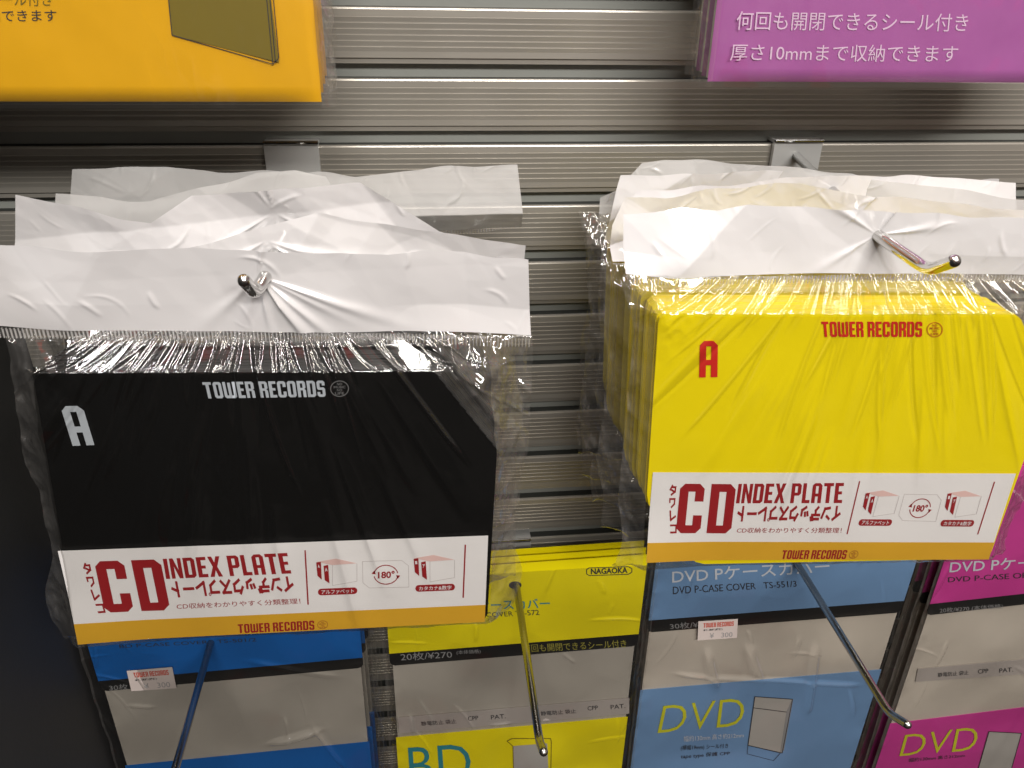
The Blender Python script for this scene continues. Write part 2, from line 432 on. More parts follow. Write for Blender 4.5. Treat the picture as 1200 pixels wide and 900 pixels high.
side = join([box(XL - .018, XL - .0005, -.52, .02, z0 - 25 * P_, z0 + .01)])
o = link('side_panel', side, M_dark); o['kind'] = 'structure'
o['label'] = 'dark charcoal side panel closing the display on the left'

# ------------------------------------------------------------------ hooks
def rod(parent, path, r=.002, rad=.005):
    pth = smooth_path(path, rad); pts, rr = round_end(pth, r)
    return link('rod', join([tube(pts, rr)]), M_rod if r < .002 else M_chrome, parent, smooth=True)
def hook(label, x, z, path, r=.002, group='chrome display hooks on the slatted wall'):
    t = thing('display_hook', label, 'hook', (x, 0, z), group)
    zl = z0 - P_ * round((z0 - z) / P_ - .2)     # top lip of the slat that carries it
    hw = .0118
    pl = [box(x - hw, x + hw, -.0036, -.0010, zl - .022, zl + .0022), box(x - hw, x + hw, -.0010, .0062, zl + .0008, zl + .0022)]
    link('saddle_plate', join(pl), M_steel, t)
    link('saddle_lip', join([box(x - hw + .0003, x + hw - .0003, -.0042, -.0037, zl + .0008, zl + .0024), tube([(x - hw, -.0036, zl + .0020), (x + hw, -.0036, zl + .0020)], .0009, 8)]), M_chrome, t)
    rod(t, path, r)
    return t
def P3(px, py, s): return tuple(at(px, py, s))
a = at(312, 322, .116)
hook('upper left chrome hook, its bent tip poking through the front bag of the black stack', -.0545, -.0775,
     [(-.0545, -.003, a[2] - .004), (a[0], -.116, a[2]), P3(299, 345, .123), P3(286, 329, .130)], .0022)
a = at(1027, 275, .116)
hook('upper right chrome hook, its long bent tip standing out of the yellow stack', .1792, -.0745,
     [(.1792, -.003, a[2] + .003), (a[0], -.116, a[2]), P3(1088, 317, .138), P3(1118, 306, .151)], .0021)
for lab, p0, p1, tip in (
    ('lower left chrome hook in front of the bright blue sleeve pack', (247, 752), None, None),
    ('lower middle chrome hook coming out of the hole in the yellow sleeve pack', (606, 684), (632, 868), (637, 881)),
    ('lower right chrome hook across the blue DVD sleeve pack', (932, 655), (1042, 836), (1063, 849))):
    a = at(*p0, .035)
    if p1: pa = [(a[0], -.003, a[2]), P3(*p1, .138), P3(*tip, .150)]
    else: pa = [(a[0], -.003, a[2]), (a[0] + .001, -.140, a[2] + .001), (a[0] + .001, -.150, a[2] + .006)]
    hook(lab, a[0], a[2] + .008, pa, .0019)
a = at(1290, 680, .035)
hook('chrome hook carrying the magenta sleeve packs at the right edge', a[0], a[2] + .008, [(a[0], -.003, a[2]), (a[0], -.14, a[2]), (a[0], -.148, a[2] + .006)], .0019)

# ------------------------------------------------------------------ label band design, written in the photo pixels of the left pack
LB = [(68, 645), (572, 627), (568, 728), (93, 752)]
HB = homog(LB, [(0, 0), (1, 0), (1, 1), (0, 1)])
def label_band(parent, corners, s, curl=0.):
    """corners: world TL TR BR BL of the band"""
    def pm(q):
        a, b = happ(HB, q); return bil(corners, a, b) + np.array([0, -curl_y(a, b), 0])
    def curl_y(a, b): return 0
    t_ = .0003
    n = 24
    A, B = np.meshgrid(np.linspace(0, 1, n), np.linspace(0, 1, 10))
    W = bil(corners, A, B)
    cy = curl * np.clip(.16 - A, 0, 1) * np.clip(B - .45, 0, 1) * 2.2
    base = grid(W[..., 0], np.full(A.shape, -s - t_) - cy, W[..., 2])
    lb = link('label_band', base, M_paper, parent, smooth=False)
    def add(name, vf, m, lift=.0004):
        v, f = vf
        P = np.array([pm(q[:2]) for q in v]); ab = np.array([happ(HB, q[:2]) for q in v])
        cyy = curl * np.clip(.16 - ab[:, 0], 0, 1) * np.clip(ab[:, 1] - .45, 0, 1) * 2.2
        return link(name, mesh([(p[0], -s - lift - c - q[2], p[2]) for p, c, q in zip(P, cyy, v)], f), m, lb)
    # amber stripe, gridded so it follows the curl
    Hi = np.linalg.inv(HB)
    b0 = happ(HB, (89.5, 729))[1]; b1 = happ(HB, (566, 708))[1]
    A2, B2 = np.meshgrid(np.linspace(0, 1, n), np.linspace(0, 1, 6))
    Bm = (b0 + (b1 - b0) * A2) * (1 - B2) + B2
    W = bil(corners, A2, Bm)
    cy = curl * np.clip(.16 - A2, 0, 1) * np.clip(Bm - .45, 0, 1) * 2.2
    link('stripe', grid(W[..., 0], np.full(A2.shape, -s - .0004) - cy, W[..., 2]), M_stripe, lb)
    add('title_lettering', merge([
        fit(block_vf('CD', .13), [(111, 657), (189, 654.5), (201, 714), (124, 716.5)]),
        fit(block_vf('INDEX PLATE', .085), [(192, 654), (338, 647), (343, 671), (196, 677.5)]),
        fit(kana_vf('インデックスプレート'), [(200, 680), (344, 673.5), (347.5, 693), (204, 700)], flip=True),
        fit(kana_vf('タ', .22), [(96.5, 658.5), (106, 658), (109, 672), (99.5, 672.5)]),
        fit(kana_vf('ワ', .22), [(101, 675), (110, 674.5), (113, 687), (105, 687.5)]),
        fit(kana_vf('レ', .22), [(106, 690), (116, 689.5), (119.5, 702.5), (111, 703)]),
        fit(kana_vf('コ', .22), [(112, 706.5), (122, 706), (125, 716.5), (116, 717)]),
        ]), M_red)
    add('caption_lettering', fit(text_vf('CD収納をわかりやすく分類整理！', .003), [(208, 706.5), (353, 700), (354, 706.5), (208.5, 713)]), M_red)
    add('separator', line_vf((359, 644), (362.5, 707.5), 1.7), M_red)
    add('separator', line_vf((545.5, 637.5), (543, 699.5), 1.7), M_red)
    for dx, dy, tx in ((0, 0, 'アルファベット'), (113.5, -4.2, 'カタカナ&数字')):
        q = lambda *pts: [(x + dx, y + dy) for x, y in pts]
        add('shelf_picture', merge([poly_vf(q((372.5, 657.5), (395, 653.7), (419.5, 659.2), (391, 661.2)))]), M_pink)
        add('shelf_picture', merge([line_vf(*q((391, 661.2), (391, 685)), .5), line_vf(*q((419.5, 659.2), (419.5, 680)), .5), line_vf(*q((391, 685), (419.5, 680)), .5)]), M_grey, .00045)
        add('divider_picture', merge([poly_vf(q((372, 658), (377.5, 657.2), (378.5, 678), (373.5, 673.7))), poly_vf(q((380.7, 662), (386, 660.7), (387.5, 682.5), (382, 678.7)))]), M_red, .00050)
        add('divider_mark', merge([fit(text_vf('A' if dx == 0 else '1', .03), q((373.5, 660.5), (376, 660.3), (376.4, 664), (374, 664.2))), fit(text_vf('A' if dx == 0 else 'ア', .03), q((382, 664.5), (385, 664), (385.4, 668), (382.5, 668.5)))]), M_white_ink, .00056)
        add('caption_pill', pill_vf(397 + dx, 692 + dy, 23, 3.9, .04), M_red)
        add('caption_lettering', fit(text_vf(tx, .012), q((378, 690.3), (416, 688.9), (416, 693.9), (378, 695.3))), M_white_ink, .0005)
    oc = [(426, 657), (471.5, 655.7), (479.5, 662), (480, 687), (434, 688), (426.5, 682)]
    add('plate_picture', merge([line_vf(oc[i], oc[(i + 1) % 6], .55) for i in range(6)]), M_grey)
    add('arrow_ring', merge([ring_vf(453.3, 672.5, 14.4, 11.6, 1.1, 10, 170), ring_vf(453.3, 672.5, 14.4, 11.6, 1.1, 190, 350),
        poly_vf([(465, 673), (470, 673.5), (467, 677.5)]), poly_vf([(441.5, 672), (436.5, 671.5), (439.8, 667.5)]),
        fit(text_vf('180°', .03), [(444, 668.8), (463.5, 667.8), (463.5, 676.3), (444, 677)])]), M_red)
    add('shop_lettering', fit(block_vf('TOWER RECORDS', .09), [(280, 730.5), (369.5, 726), (370, 736.8), (281, 741)]), M_red, .0005)
    add('emblem', emblem(379.5, 731, 6.2, .05, .8), M_gold_plate, .0005)
    return lb

# ------------------------------------------------------------------ index plate packs
def header_sheet(parent, top, bottom, s, seed, folds=(), hole=None, m=None, amp=.0012, cell=.022, lean=.0, res=(340, 90), tent=.0, rays=10, nsq=26):
    """white hanging strip of a bag. top/bottom: photo pixel polylines where it hangs, s metres out"""
    tp = np.array([at(x, y, s) for x, y in top]); bt = np.array([at(x, y, s) for x, y in bottom])
    def samp(P, n):
        d = np.r_[0, np.cumsum(np.linalg.norm(np.diff(P, axis=0), axis=1))]; d /= d[-1]
        t = np.linspace(0, 1, n); return np.c_[np.interp(t, d, P[:, 0]), np.interp(t, d, P[:, 2])]
    T = samp(tp, res[0]); B = samp(bt, res[0]); v = np.linspace(0, 1, res[1])[:, None, None]
    XZ = B[None] * (1 - v) + T[None] * v
    X = XZ[..., 0]; Z = XZ[..., 1]; vv = np.repeat(v[..., 0], res[0], 1)
    g1, g2 = crumple(X + Z * .4, Z, seed + 7, cell * .42)
    rs = np.random.RandomState(seed + 31)
    d = amp * .16 * g1
    wx = X + .004 * noise2(X, Z, seed + 2, .03); wz = Z + .004 * noise2(X, Z, seed + 4, .03)
    for _ in range(5):                           # long straight creases at random slants
        g = rs.uniform(-1.25, 1.25); wl = rs.uniform(.035, .085); ph = rs.rand()
        t = ((wx * math.cos(g) + wz * math.sin(g)) / wl + ph) % 1.0; k_ = rs.uniform(.2, .8)
        tri = np.where(t < k_, t / k_, (1 - t) / (1 - k_))
        d += amp * rs.uniform(.5, 1.3) * tri * np.clip(.5 + noise2(X, Z, seed + 40, .04), .15, 1)
    for _ in range(nsq):                         # small sharp puckers
        L = rs.uniform(.005, .013); g = rs.uniform(-1.2, 1.2); wd = rs.uniform(.00035, .0008)
        cx = rs.uniform(X.min(), X.max()); cz = rs.uniform(Z.min(), Z.max())
        ux, uz = math.sin(g), -math.cos(g); kk = rs.uniform(-60, 60)
        al = (X - cx) * ux + (Z - cz) * uz; sd = (X - cx) * -uz + (Z - cz) * ux + kk * al * al
        d += wd * rs.uniform(.2, .6) * np.exp(-(sd / wd) ** 2) * np.exp(-(al / L * 2) ** 4)
    if hole is not None:
        hx, _, hz = at(*hole, s)
        th = np.arctan2(Z - hz, X - hx); r = np.hypot(X - hx, Z - hz)
        rs = np.random.RandomState(seed + 3)
        for _ in range(rays):
            t0 = rs.uniform(-3.1, 3.1) if rs.rand() < .35 else rs.uniform(-2.7, -.4)
            wd = rs.uniform(.035, .12); L = rs.uniform(.02, .07)
            dt = (th - t0 + math.pi) % (2 * math.pi) - math.pi
            d += rs.uniform(.0005, .0016) * np.exp(-(dt / wd) ** 2) * np.clip(r / .012, 0, 1) * np.exp(-(r / L) ** 2)
        d += tent * np.exp(-(r / .016) ** 1.3) * .5
    for (p, q, slope) in folds:      # one side of the line p-q (photo pixels) is bent by slope
        a = at(*p, s); b = at(*q, s); dx, dz = b[0] - a[0], b[2] - a[2]; L = math.hypot(dx, dz)
        sd = ((X - a[0]) * -dz + (Z - a[2]) * dx) / L
        d += slope * (np.sqrt(np.clip(sd, 0, None) ** 2 + 1e-7) - 3.2e-4)
    if hole is not None: d -= d.flat[np.argmin(r)] * .9
    d *= (.45 + .55 * np.clip(vv * 3, 0, 1))
    d -= lean * vv
    # jitter of the free top edge
    Z = Z + (noise2(X, X * 0, seed, .012) * .0008) * vv ** 3
    Z = Z + (noise2(X, X * 0, seed + 1, .028) * .0006) * (1 - vv)
    return link('header_strip', grid(X, -s - d, Z), m or M_header, parent, smooth=True)

def seam_strip(parent, pts0, pts1, s, seed, res=1500):
    """crimped heat seal between header and clear bag"""
    a = np.array([at(*p, s) for p in pts0]); b = np.array([at(*p, s) for p in pts1])
    t = np.linspace(0, 1, res); da = np.linspace(0, 1, len(a)); db = np.linspace(0, 1, len(b))
    T = np.c_[np.interp(t, da, a[:, 0]), np.interp(t, da, a[:, 2])]; B = np.c_[np.interp(t, db, b[:, 0]), np.interp(t, db, b[:, 2])]
    v = np.linspace(0, 1, 7)[:, None]
    X = T[None, :, 0] * v + B[None, :, 0] * (1 - v); Z = T[None, :, 1] * v + B[None, :, 1] * (1 - v)
    ph = X / .00125 * 2 * math.pi
    d = .0003 * np.sign(np.sin(ph)) * np.abs(np.sin(ph)) ** .6 + .0004 * noise2(X, Z, seed, .006)
    me = grid(X, -s - .0004 - d, Z)
    o = link('seam', me, M_seam, parent, smooth=True); me.materials.append(M_crimp)
    me.polygons.foreach_set('material_index', (np.sin(ph + noise2(X, Z, seed, .01)) > .15)[:-1, :-1].astype(np.int32).ravel())
    return o

def pack_film(parent, q, sf, sb, hx, hz, seed, mL=.0095, mR=.012, mB=.004, nu=420, nv=330, chamfer=.024, rays=70, m=None, seam_rise=.0065, front=True, camp=1.):
    """clear bag over the plates. q: world TL TR BR BL of the front face; sf front, sb seam/back depth"""
    q = [np.array(v, float) for v in q]
    W = np.linalg.norm(q[1] - q[0]); H = np.linalg.norm(q[3] - q[0])
    a = np.linspace(-mL, W + mR, nu); nA = int(nv * .26); nB = nv - nA
    if front is False: nA = 2; nB = nv - 2
    tA = np.linspace(0, 1, nA, endpoint=False); tB = np.linspace(0, H + mB, nB)
    A, T = np.meshgrid(a, np.r_[tA, tB]); isA = np.zeros(A.shape, bool); isA[:nA] = True
    vA = np.where(isA, T, 1.); vB = np.where(isA, 0., T)
    # irregular outline
    edge = noise2(vB + vA * .01, vB * 0 + seed, seed, .022)
    wob = np.where(A < 0, A / mL, np.where(A > W, (A - W) / mR, 0)) * edge * .0036
    P = bil(q, (A + wob) / W, vB / H)
    X = P[..., 0]; Z = P[..., 2]
    # bottom irregularity
    bz = np.clip((vB - H) / mB, 0, 1); Z = Z - bz * noise2(X, X * 0, seed + 5, .010) * .0018
    # plan profile: flat over the plates, falling back to the side seams
    ov = np.maximum(-A, A - W); out = np.clip(ov / .004, 0, 1)
    fall = np.where(ov > 0, 1 - (1 - np.clip(ov / np.where(A < 0, mL, mR), 0, 1)) ** 1.6, 0)
    # cut corner top right: the film sinks there
    cut = np.clip((A - (W - chamfer)) / chamfer - vB / (chamfer * 1.4), 0, 1)
    y = sf + (sb - sf) * np.clip(fall * .75 + cut * .45, 0, 1)
    vs = vA ** .8
    yA = sb + (y - sb) * vs
    y = np.where(isA, yA, y)
    Z = Z + np.where(isA, (1 - vA) ** 1.3 * seam_rise, 0)
    y = y + (sb - y) * bz ** 1.5 * .8
    # creases fanning out from the hook
    rs = np.random.RandomState(seed + 11)
    th = np.arctan2(X - hx, -(Z - hz)); r = np.hypot(X - hx, Z - hz)
    zz = np.where(isA, -(1 - vA) * .017, vB)     # unrolled distance below the front top edge
    OR = .075; th = np.arctan2(X - hx, OR + zz); r = np.hypot(X - hx, OR + zz)
    d = np.zeros(A.shape)
    tmax = math.atan2(max(abs(q[0][0] - hx), abs(q[1][0] - hx)), OR)
    for i in range(rays):
        t0 = rs.uniform(-tmax, tmax); wmm = rs.uniform(.0003, .0009); amp = rs.uniform(.0004, .0013) * (1 if rs.rand() < .5 else -.7)
        bend = rs.uniform(-.05, .05)
        dt = (th - t0 + bend * (zz + .02) / .03) * r
        end = rs.uniform(-.004, .004) if rs.rand() < .7 else rs.uniform(.01, .05)
        win = 1 / (1 + np.exp((zz - end) / .0025))
        d += camp * amp * np.exp(-(dt / wmm) ** 2) * win
    for i in range(34):                           # long soft folds down the face
        t0 = rs.uniform(-.9, .9); w0 = rs.uniform(.0012, .0045)
        r0 = rs.uniform(.075, .13); r1 = r0 + rs.uniform(.03, .09)
        dt = (th - t0) * r; wd = w0 * (.4 + r / .14)
        prof = np.where(dt > 0, np.exp(-(dt / wd) ** 2), np.exp(-(dt / (wd * .35)) ** 2))
        d += rs.uniform(.00024, .0006) * (1.5 if camp > 1.2 else 1) * prof * np.clip((r - r0) / .02, 0, 1) * np.clip((r1 - r) / .03, 0, 1)
    # crumpled side flaps and bottom
    f1, f2 = crumple(X + .3 * Z, Z, seed, .010, 2.0); g1, g2 = crumple(X, Z, seed + 2, .0042, 1.5)
    cr = .0040 * (f1 - .4) + .0013 * (g1 - .4)
    flap = np.clip(ov / .003 + .15, 0, 1)
    flap = np.maximum(flap, np.clip(cut * 3, 0, 1)); flap = np.maximum(flap, bz)
    corner = np.exp(-((np.minimum(np.abs(A), np.abs(A - W)) / .012) ** 2 + (zz / .012) ** 2))
    d += cr * np.clip(flap + corner * .6, 0, 1)
    d += .00022 * noise2(X, Z, seed, .02)
    d += .0006 + .0016 * np.exp(-(np.clip(A, 0, None) / .02) ** 2 - ((vB - H) / .02) ** 2) * ~isA
    nyA = np.where(isA, .55, 1.); nzA = np.where(isA, .83, 0.)
    d = d * np.where(isA, np.clip(vA * 8 + .05, 0, 1), 1)
    Y = -(y + d * nyA); Z = Z + d * nzA
    me = grid(X, Y, Z)
    fo = link('film', me, m or M_film, parent, smooth=True)
    me.materials.append(M_flap); me.materials.append(M_taut)
    fl = np.where((ov > .0005) | (bz > .2) | (cut > .02), 1, np.where(isA, 2, 0))[:-1, :-1].astype(np.int32).ravel()
    if len(fl) == len(me.polygons): me.polygons.foreach_set('material_index', fl)
    return fo

def plate_outline(q, c=.024, inset=0.):
    q = [np.array(v, float) for v in q]
    W = np.linalg.norm(q[1] - q[0]); H = np.linalg.norm(q[3] - q[0]); rr = .004
    pts = [(0, rr)] + [(rr * (1 - math.cos(g)), rr * (1 - math.sin(g))) for g in (.5, 1.1)] + [(rr, 0)]
    # top right: rounded chamfer
    c2 = c * 1.35
    pts += [(W - c - .004, 0), (W - c, .0006), (W - c + .003, .0024), (W - .0028, c2 - .004), (W - .0007, c2 - .001), (W, c2 + .003)]
    pts += [(W, H - rr), (W - rr * .3, H - rr * .3), (W - rr, H), (c + .003, H), (c - .001, H - .0012), (.001, H - c2 + .002), (0, H - c2 - .003)]
    return [tuple(bil(q, x / W, y / H)[[0, 2]]) for x, y in pts]

def index_pack(label, group, q, sf, mat_plate, header, seed, hole_px, detail=True, thick=.0175, nplates=14, film_kw=None, cat='divider pack'):
    """q: front face corners in world x,z; sf: front depth"""
    q3 = [np.array([x, -sf, z]) for x, z in q]
    c = sum(q3) / 4
    t = thing('index_plate_pack', label, cat, (c[0], -sf, q3[3][2]), group)
    ol = plate_outline(q3)
    pth = .0009
    fp = link('index_plate', join([prism(ol, -sf, -sf + pth)]), mat_plate, t)
    back = []
    rs = random.Random(seed)
    step = thick / nplates
    for i in range(1, nplates):
        jx = rs.uniform(-.0003, .0003); jz = rs.uniform(-.0003, .0001)
        back.append(prism([(x + jx, z + jz) for x, z in ol], -sf + i * step, -sf + i * step + step * .97))
    bo = link('plate_stack', join(back), mat_plate, t); bo['kind'] = 'stuff'
    return t, fp, q3

def xz(px, py, s):
    p = at(px, py, s); return (p[0], p[2])

SB = .116      # depth of the seam of the front pack
SF = .125
# --- black stack
qb = [(-.1273, -.1240), (.0272, -.1288), (.0225, -.2455), (-.1385, -.2425)]
grp_b = 'black index plate packs stacked on the upper left hook'
tb, fpb, q3b = index_pack('black index plate pack with white CD INDEX PLATE band, frontmost on the left hook', grp_b, qb, SF, M_black, None, 1, None)
lab = [at(*p, SF) for p in LB]
label_band(tb, lab, SF, curl=.006)
v, f = merge([fit(block_vf('TOWER RECORDS', .09), [(237, 447.5), (380, 445.5), (382, 464.5), (241.5, 466.5)])])
link('shop_lettering', on_plane((v, f), SF, .0003), M_ptext_w, fpb)
link('emblem', on_plane(emblem(398, 455, 11, .01, .87), SF, .0003), mat('emblem_grey', (.14, .14, .14), .5), fpb)
link('letter_a', on_plane(fit(block_vf('A'), [(71, 475.5), (97, 475), (111, 521), (85.5, 522)]), SF, .0003), M_ptext_w, fpb)
hb = at(300, 330, SB)
pack_film(tb, q3b, SF + .0004, SB, hb[0], hb[2], 5, rays=46, seam_rise=.0092, camp=1.35)
header_sheet(tb, [(-8, 286), (60, 290), (118, 292), (200, 291), (300, 291), (345, 293), (400, 297), (455, 300), (500, 294), (545, 297), (620, 309)],
             [(-9, 383), (150, 386), (300, 388), (480, 390), (560, 393), (623, 396)], SB, 3,
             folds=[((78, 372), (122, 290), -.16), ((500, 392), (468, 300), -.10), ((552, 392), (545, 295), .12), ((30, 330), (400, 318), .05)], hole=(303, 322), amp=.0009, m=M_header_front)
seam_strip(tb, [(-9, 383), (150, 386), (300, 388), (480, 390), (560, 393), (623, 396)], [(-9, 395), (150, 398), (300, 400), (480, 401), (560, 404), (623, 406)], SB, 3)

def shift_q(q, dx, dz): return [(x + dx, z + dz) for x, z in q]
back_black = [
    (.092, 'second black pack from the front, its white header peaking right of the hook',
     [(30, 300), (120, 298), (220, 291), (300, 270), (374, 250), (440, 266), (532, 281), (619, 296)], [(20, 372), (616, 372)],
     [((374, 250), (330, 330), -.25), ((440, 266), (500, 330), .3)], (312, 283), M_header),
    (.075, 'third black pack from the front, its bright white header jutting out far left',
     [(18, 229), (100, 246), (177, 263), (226, 229), (280, 224), (345, 219), (422, 214), (470, 243), (532, 280), (606, 300)], [(5, 350), (606, 352)],
     [((131, 291), (177, 263), -.12), ((200, 266), (345, 250), .3), ((422, 214), (480, 290), .3)], (322, 250), M_header),
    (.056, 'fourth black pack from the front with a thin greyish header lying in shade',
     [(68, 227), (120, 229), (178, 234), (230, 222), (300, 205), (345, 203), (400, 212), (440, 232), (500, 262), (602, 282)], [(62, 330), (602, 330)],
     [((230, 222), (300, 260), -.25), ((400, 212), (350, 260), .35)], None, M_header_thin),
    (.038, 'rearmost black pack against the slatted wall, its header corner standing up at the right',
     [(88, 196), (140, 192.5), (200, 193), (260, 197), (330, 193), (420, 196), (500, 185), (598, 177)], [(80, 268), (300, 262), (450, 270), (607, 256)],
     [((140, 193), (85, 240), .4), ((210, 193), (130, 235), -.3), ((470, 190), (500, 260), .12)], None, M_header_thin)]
for i, (s, lb_, top, bot, folds, hole, m) in enumerate(back_black):
    dx = (.001, -.004, .003, 0)[i]
    t, fp, q3 = index_pack(lb_, grp_b, shift_q(qb, dx, .001 * i), s + .012, M_black, None, 20 + i, None, thick=.014, nplates=8)
    pack_film(t, q3, s + .0124, s, -.055, -.10, 40 + i, nu=260, nv=150, rays=30, mL=.011, mR=.013)
    header_sheet(t, top, bot, s, 60 + i * 3, folds=folds, hole=hole, m=m, amp=(.0016, .0016, .0010, .0013)[i], cell=.02)
    if i == 3: seam_strip(t, [(500, 268), (607, 256)], [(500, 280), (608, 266)], s, 4, res=200)

# --- yellow stack
qy = [(.0815, -.1088), (.2400, -.1135), (.2412, -.2285), (.0862, -.2205)]
grp_y = 'yellow index plate packs stacked on the upper right hook'
ty, fpy, q3y = index_pack('yellow index plate pack with white CD INDEX PLATE band, frontmost on the right hook', grp_y, qy, SF, M_yellow, None, 2, None)
laby = [at(*p, SF) for p in [(765, 553), (1190, 554.5), (1158, 655), (756, 656)]]
label_band(ty, laby, SF, curl=.008)
link('shop_lettering', on_plane(fit(block_vf('TOWER RECORDS', .09), [(962, 376.5), (1080.5, 376.5), (1080, 394.5), (963.5, 394.5)]), SF, .0003), M_ptext_r, fpy)
link('emblem', on_plane(emblem(1095, 386, 9.3, 0, .95), SF, .0003), mat('emblem_red', (.55, .10, .01), .5), fpy)
link('letter_a', on_plane(fit(block_vf('A'), [(820, 399), (841, 399), (840.5, 441.5), (819, 442)]), SF, .0003), M_ptext_r, fpy)
pack_film(ty, q3y, SF + .0004, SB, .166, -.085, 9, rays=105, mR=.012, seam_rise=.0105)
header_sheet(ty, [(741, 262), (775, 258), (806, 250), (845, 251), (876, 242), (930, 243), (1000, 245), (1060, 247), (1150, 251), (1260, 254)],
             [(736, 324), (800, 326), (950, 322), (1100, 320), (1262, 324)], SB, 13,
             folds=[((792, 326), (876, 242), -.55), ((960, 262), (1010, 300), .10)], hole=(1027, 275), amp=.0011, rays=5)
seam_strip(ty, [(736, 324), (800, 326), (950, 322), (1100, 320), (1262, 324)], [(737, 333), (800, 334), (950, 331), (1100, 329), (1262, 334)], SB, 8)
back_yellow = [
    (.092, 'yellow pack second from the front with a crinkled bright white header',
     [(726, 277), (742, 243), (790, 240), (850, 228), (940, 216), (1000, 226), (1100, 236), (1240, 244)], [(722, 312), (1240, 312)], [((742, 243), (840, 300), .3)], (1000, 255), M_header),
    (.075, 'yellow pack third from the front, cream header catching light',
     [(727, 250), (747, 222), (812, 219), (882, 219), (960, 212), (1030, 216), (1120, 222), (1225, 228)], [(715, 296), (1225, 298)], [((812, 219), (760, 290), -.25), ((1120, 222), (1080, 260), .3)], None, M_header),
    (.056, 'yellow pack fourth from the front with its header bent over at the left',
     [(722, 222), (727, 205), (760, 204), (808, 204), (905, 203), (985, 208), (1010, 215), (1190, 219)], [(708, 286), (1190, 288)], [((808, 204), (770, 226), -.4), ((905, 203), (880, 230), .2)], None, M_header),
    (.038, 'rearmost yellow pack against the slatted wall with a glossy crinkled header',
     [(703, 232), (722, 224), (752, 190), (777, 186), (860, 186), (930, 188), (975, 193), (990, 197), (1040, 196), (1182, 198)], [(701, 259), (740, 262), (1176, 236)], [((810, 186), (815, 230), .3), ((975, 193), (960, 230), .3)], None, M_header_thin)]
for i, (s, lb_, top, bot, folds, hole, m) in enumerate(back_yellow):
    dx = (-.001, .001, -.001, .001)[i]
    t, fp, q3 = index_pack(lb_, grp_y, shift_q(qy, dx, .0015 * i), s + .012, M_yellow, None, 30 + i, None, thick=.014, nplates=8)
    pack_film(t, q3, s + .0124, s, .17, -.085, 50 + i, nu=260, nv=170, rays=30, mL=.012, mR=.013)
    header_sheet(t, top, bot, s, 80 + i * 3, folds=folds, hole=hole, m=m, amp=(.0020, .0016, .0016, .0014)[i], cell=.018)
    if i == 3: seam_strip(t, [(701, 259), (735, 261)], [(703, 268), (735, 270)], s, 4, res=70)

# ------------------------------------------------------------------ sleeve packs below
def flat_film(parent, x0, x1, z0_, z1, s, seed, nu=260, nv=360, amp=.0015, m=None, wr=()):
    X, Z = np.meshgrid(np.linspace(x0, x1, nu), np.linspace(z1, z0_, nv))
    f1, f2 = crumple(X, Z, seed, .03, 1.6); g1, _ = crumple(X, Z, seed + 3, .009, 1.4)
    ed = np.exp(-np.minimum(X - x0, x1 - X) / .004)
    d = amp * noise2(X, Z, seed, .035) + amp * .5 * f1 + ed * .0022 * g1 + .0012
    for (p, q, a, wd) in wr:
        A = at(*p, s); B = at(*q, s); dx, dz = B[0] - A[0], B[2] - A[2]; L = math.hypot(dx, dz)
        al = ((X - A[0]) * dx + (Z - A[2]) * dz) / L; sd = ((X - A[0]) * -dz + (Z - A[2]) * dx) / L
        d += a * np.exp(-(sd / wd) ** 2) * 1 / (1 + np.exp(-al / .002)) / (1 + np.exp((al - L) / .002))
    rs = np.random.RandomState(seed + 77)
    for _ in range(16):                          # short sharp creases, most of them near the edges
        L = rs.uniform(.008, .030); g = rs.uniform(-.5, .5) + (0 if rs.rand() < .6 else 1.2); wd = rs.uniform(.0004, .0009)
        cx = x0 + (x1 - x0) * (rs.beta(.5, .5)); cz = rs.uniform(-.44, z1)
        ux, uz = math.sin(g), -math.cos(g)
        al = (X - cx) * ux + (Z - cz) * uz; sd = (X - cx) * -uz + (Z - cz) * ux + 6 * al * al
        d += wd * rs.uniform(.6, 1.3) * np.exp(-(sd / wd) ** 2) * np.exp(-(al / L * 2) ** 4)
    e = noise2(Z, Z * 0, seed + 9, .02) * .0005
    X = X + np.where(X < (x0 + x1) / 2, 1, 1) * e
    me = grid(X, -s - d, Z)
    fo = link('film', me, m or M_film_soft, parent, smooth=True); me.materials.append(M_flap)
    me.polygons.foreach_set('material_index', (ed > .8)[:-1, :-1].astype(np.int32).ravel())
    return fo

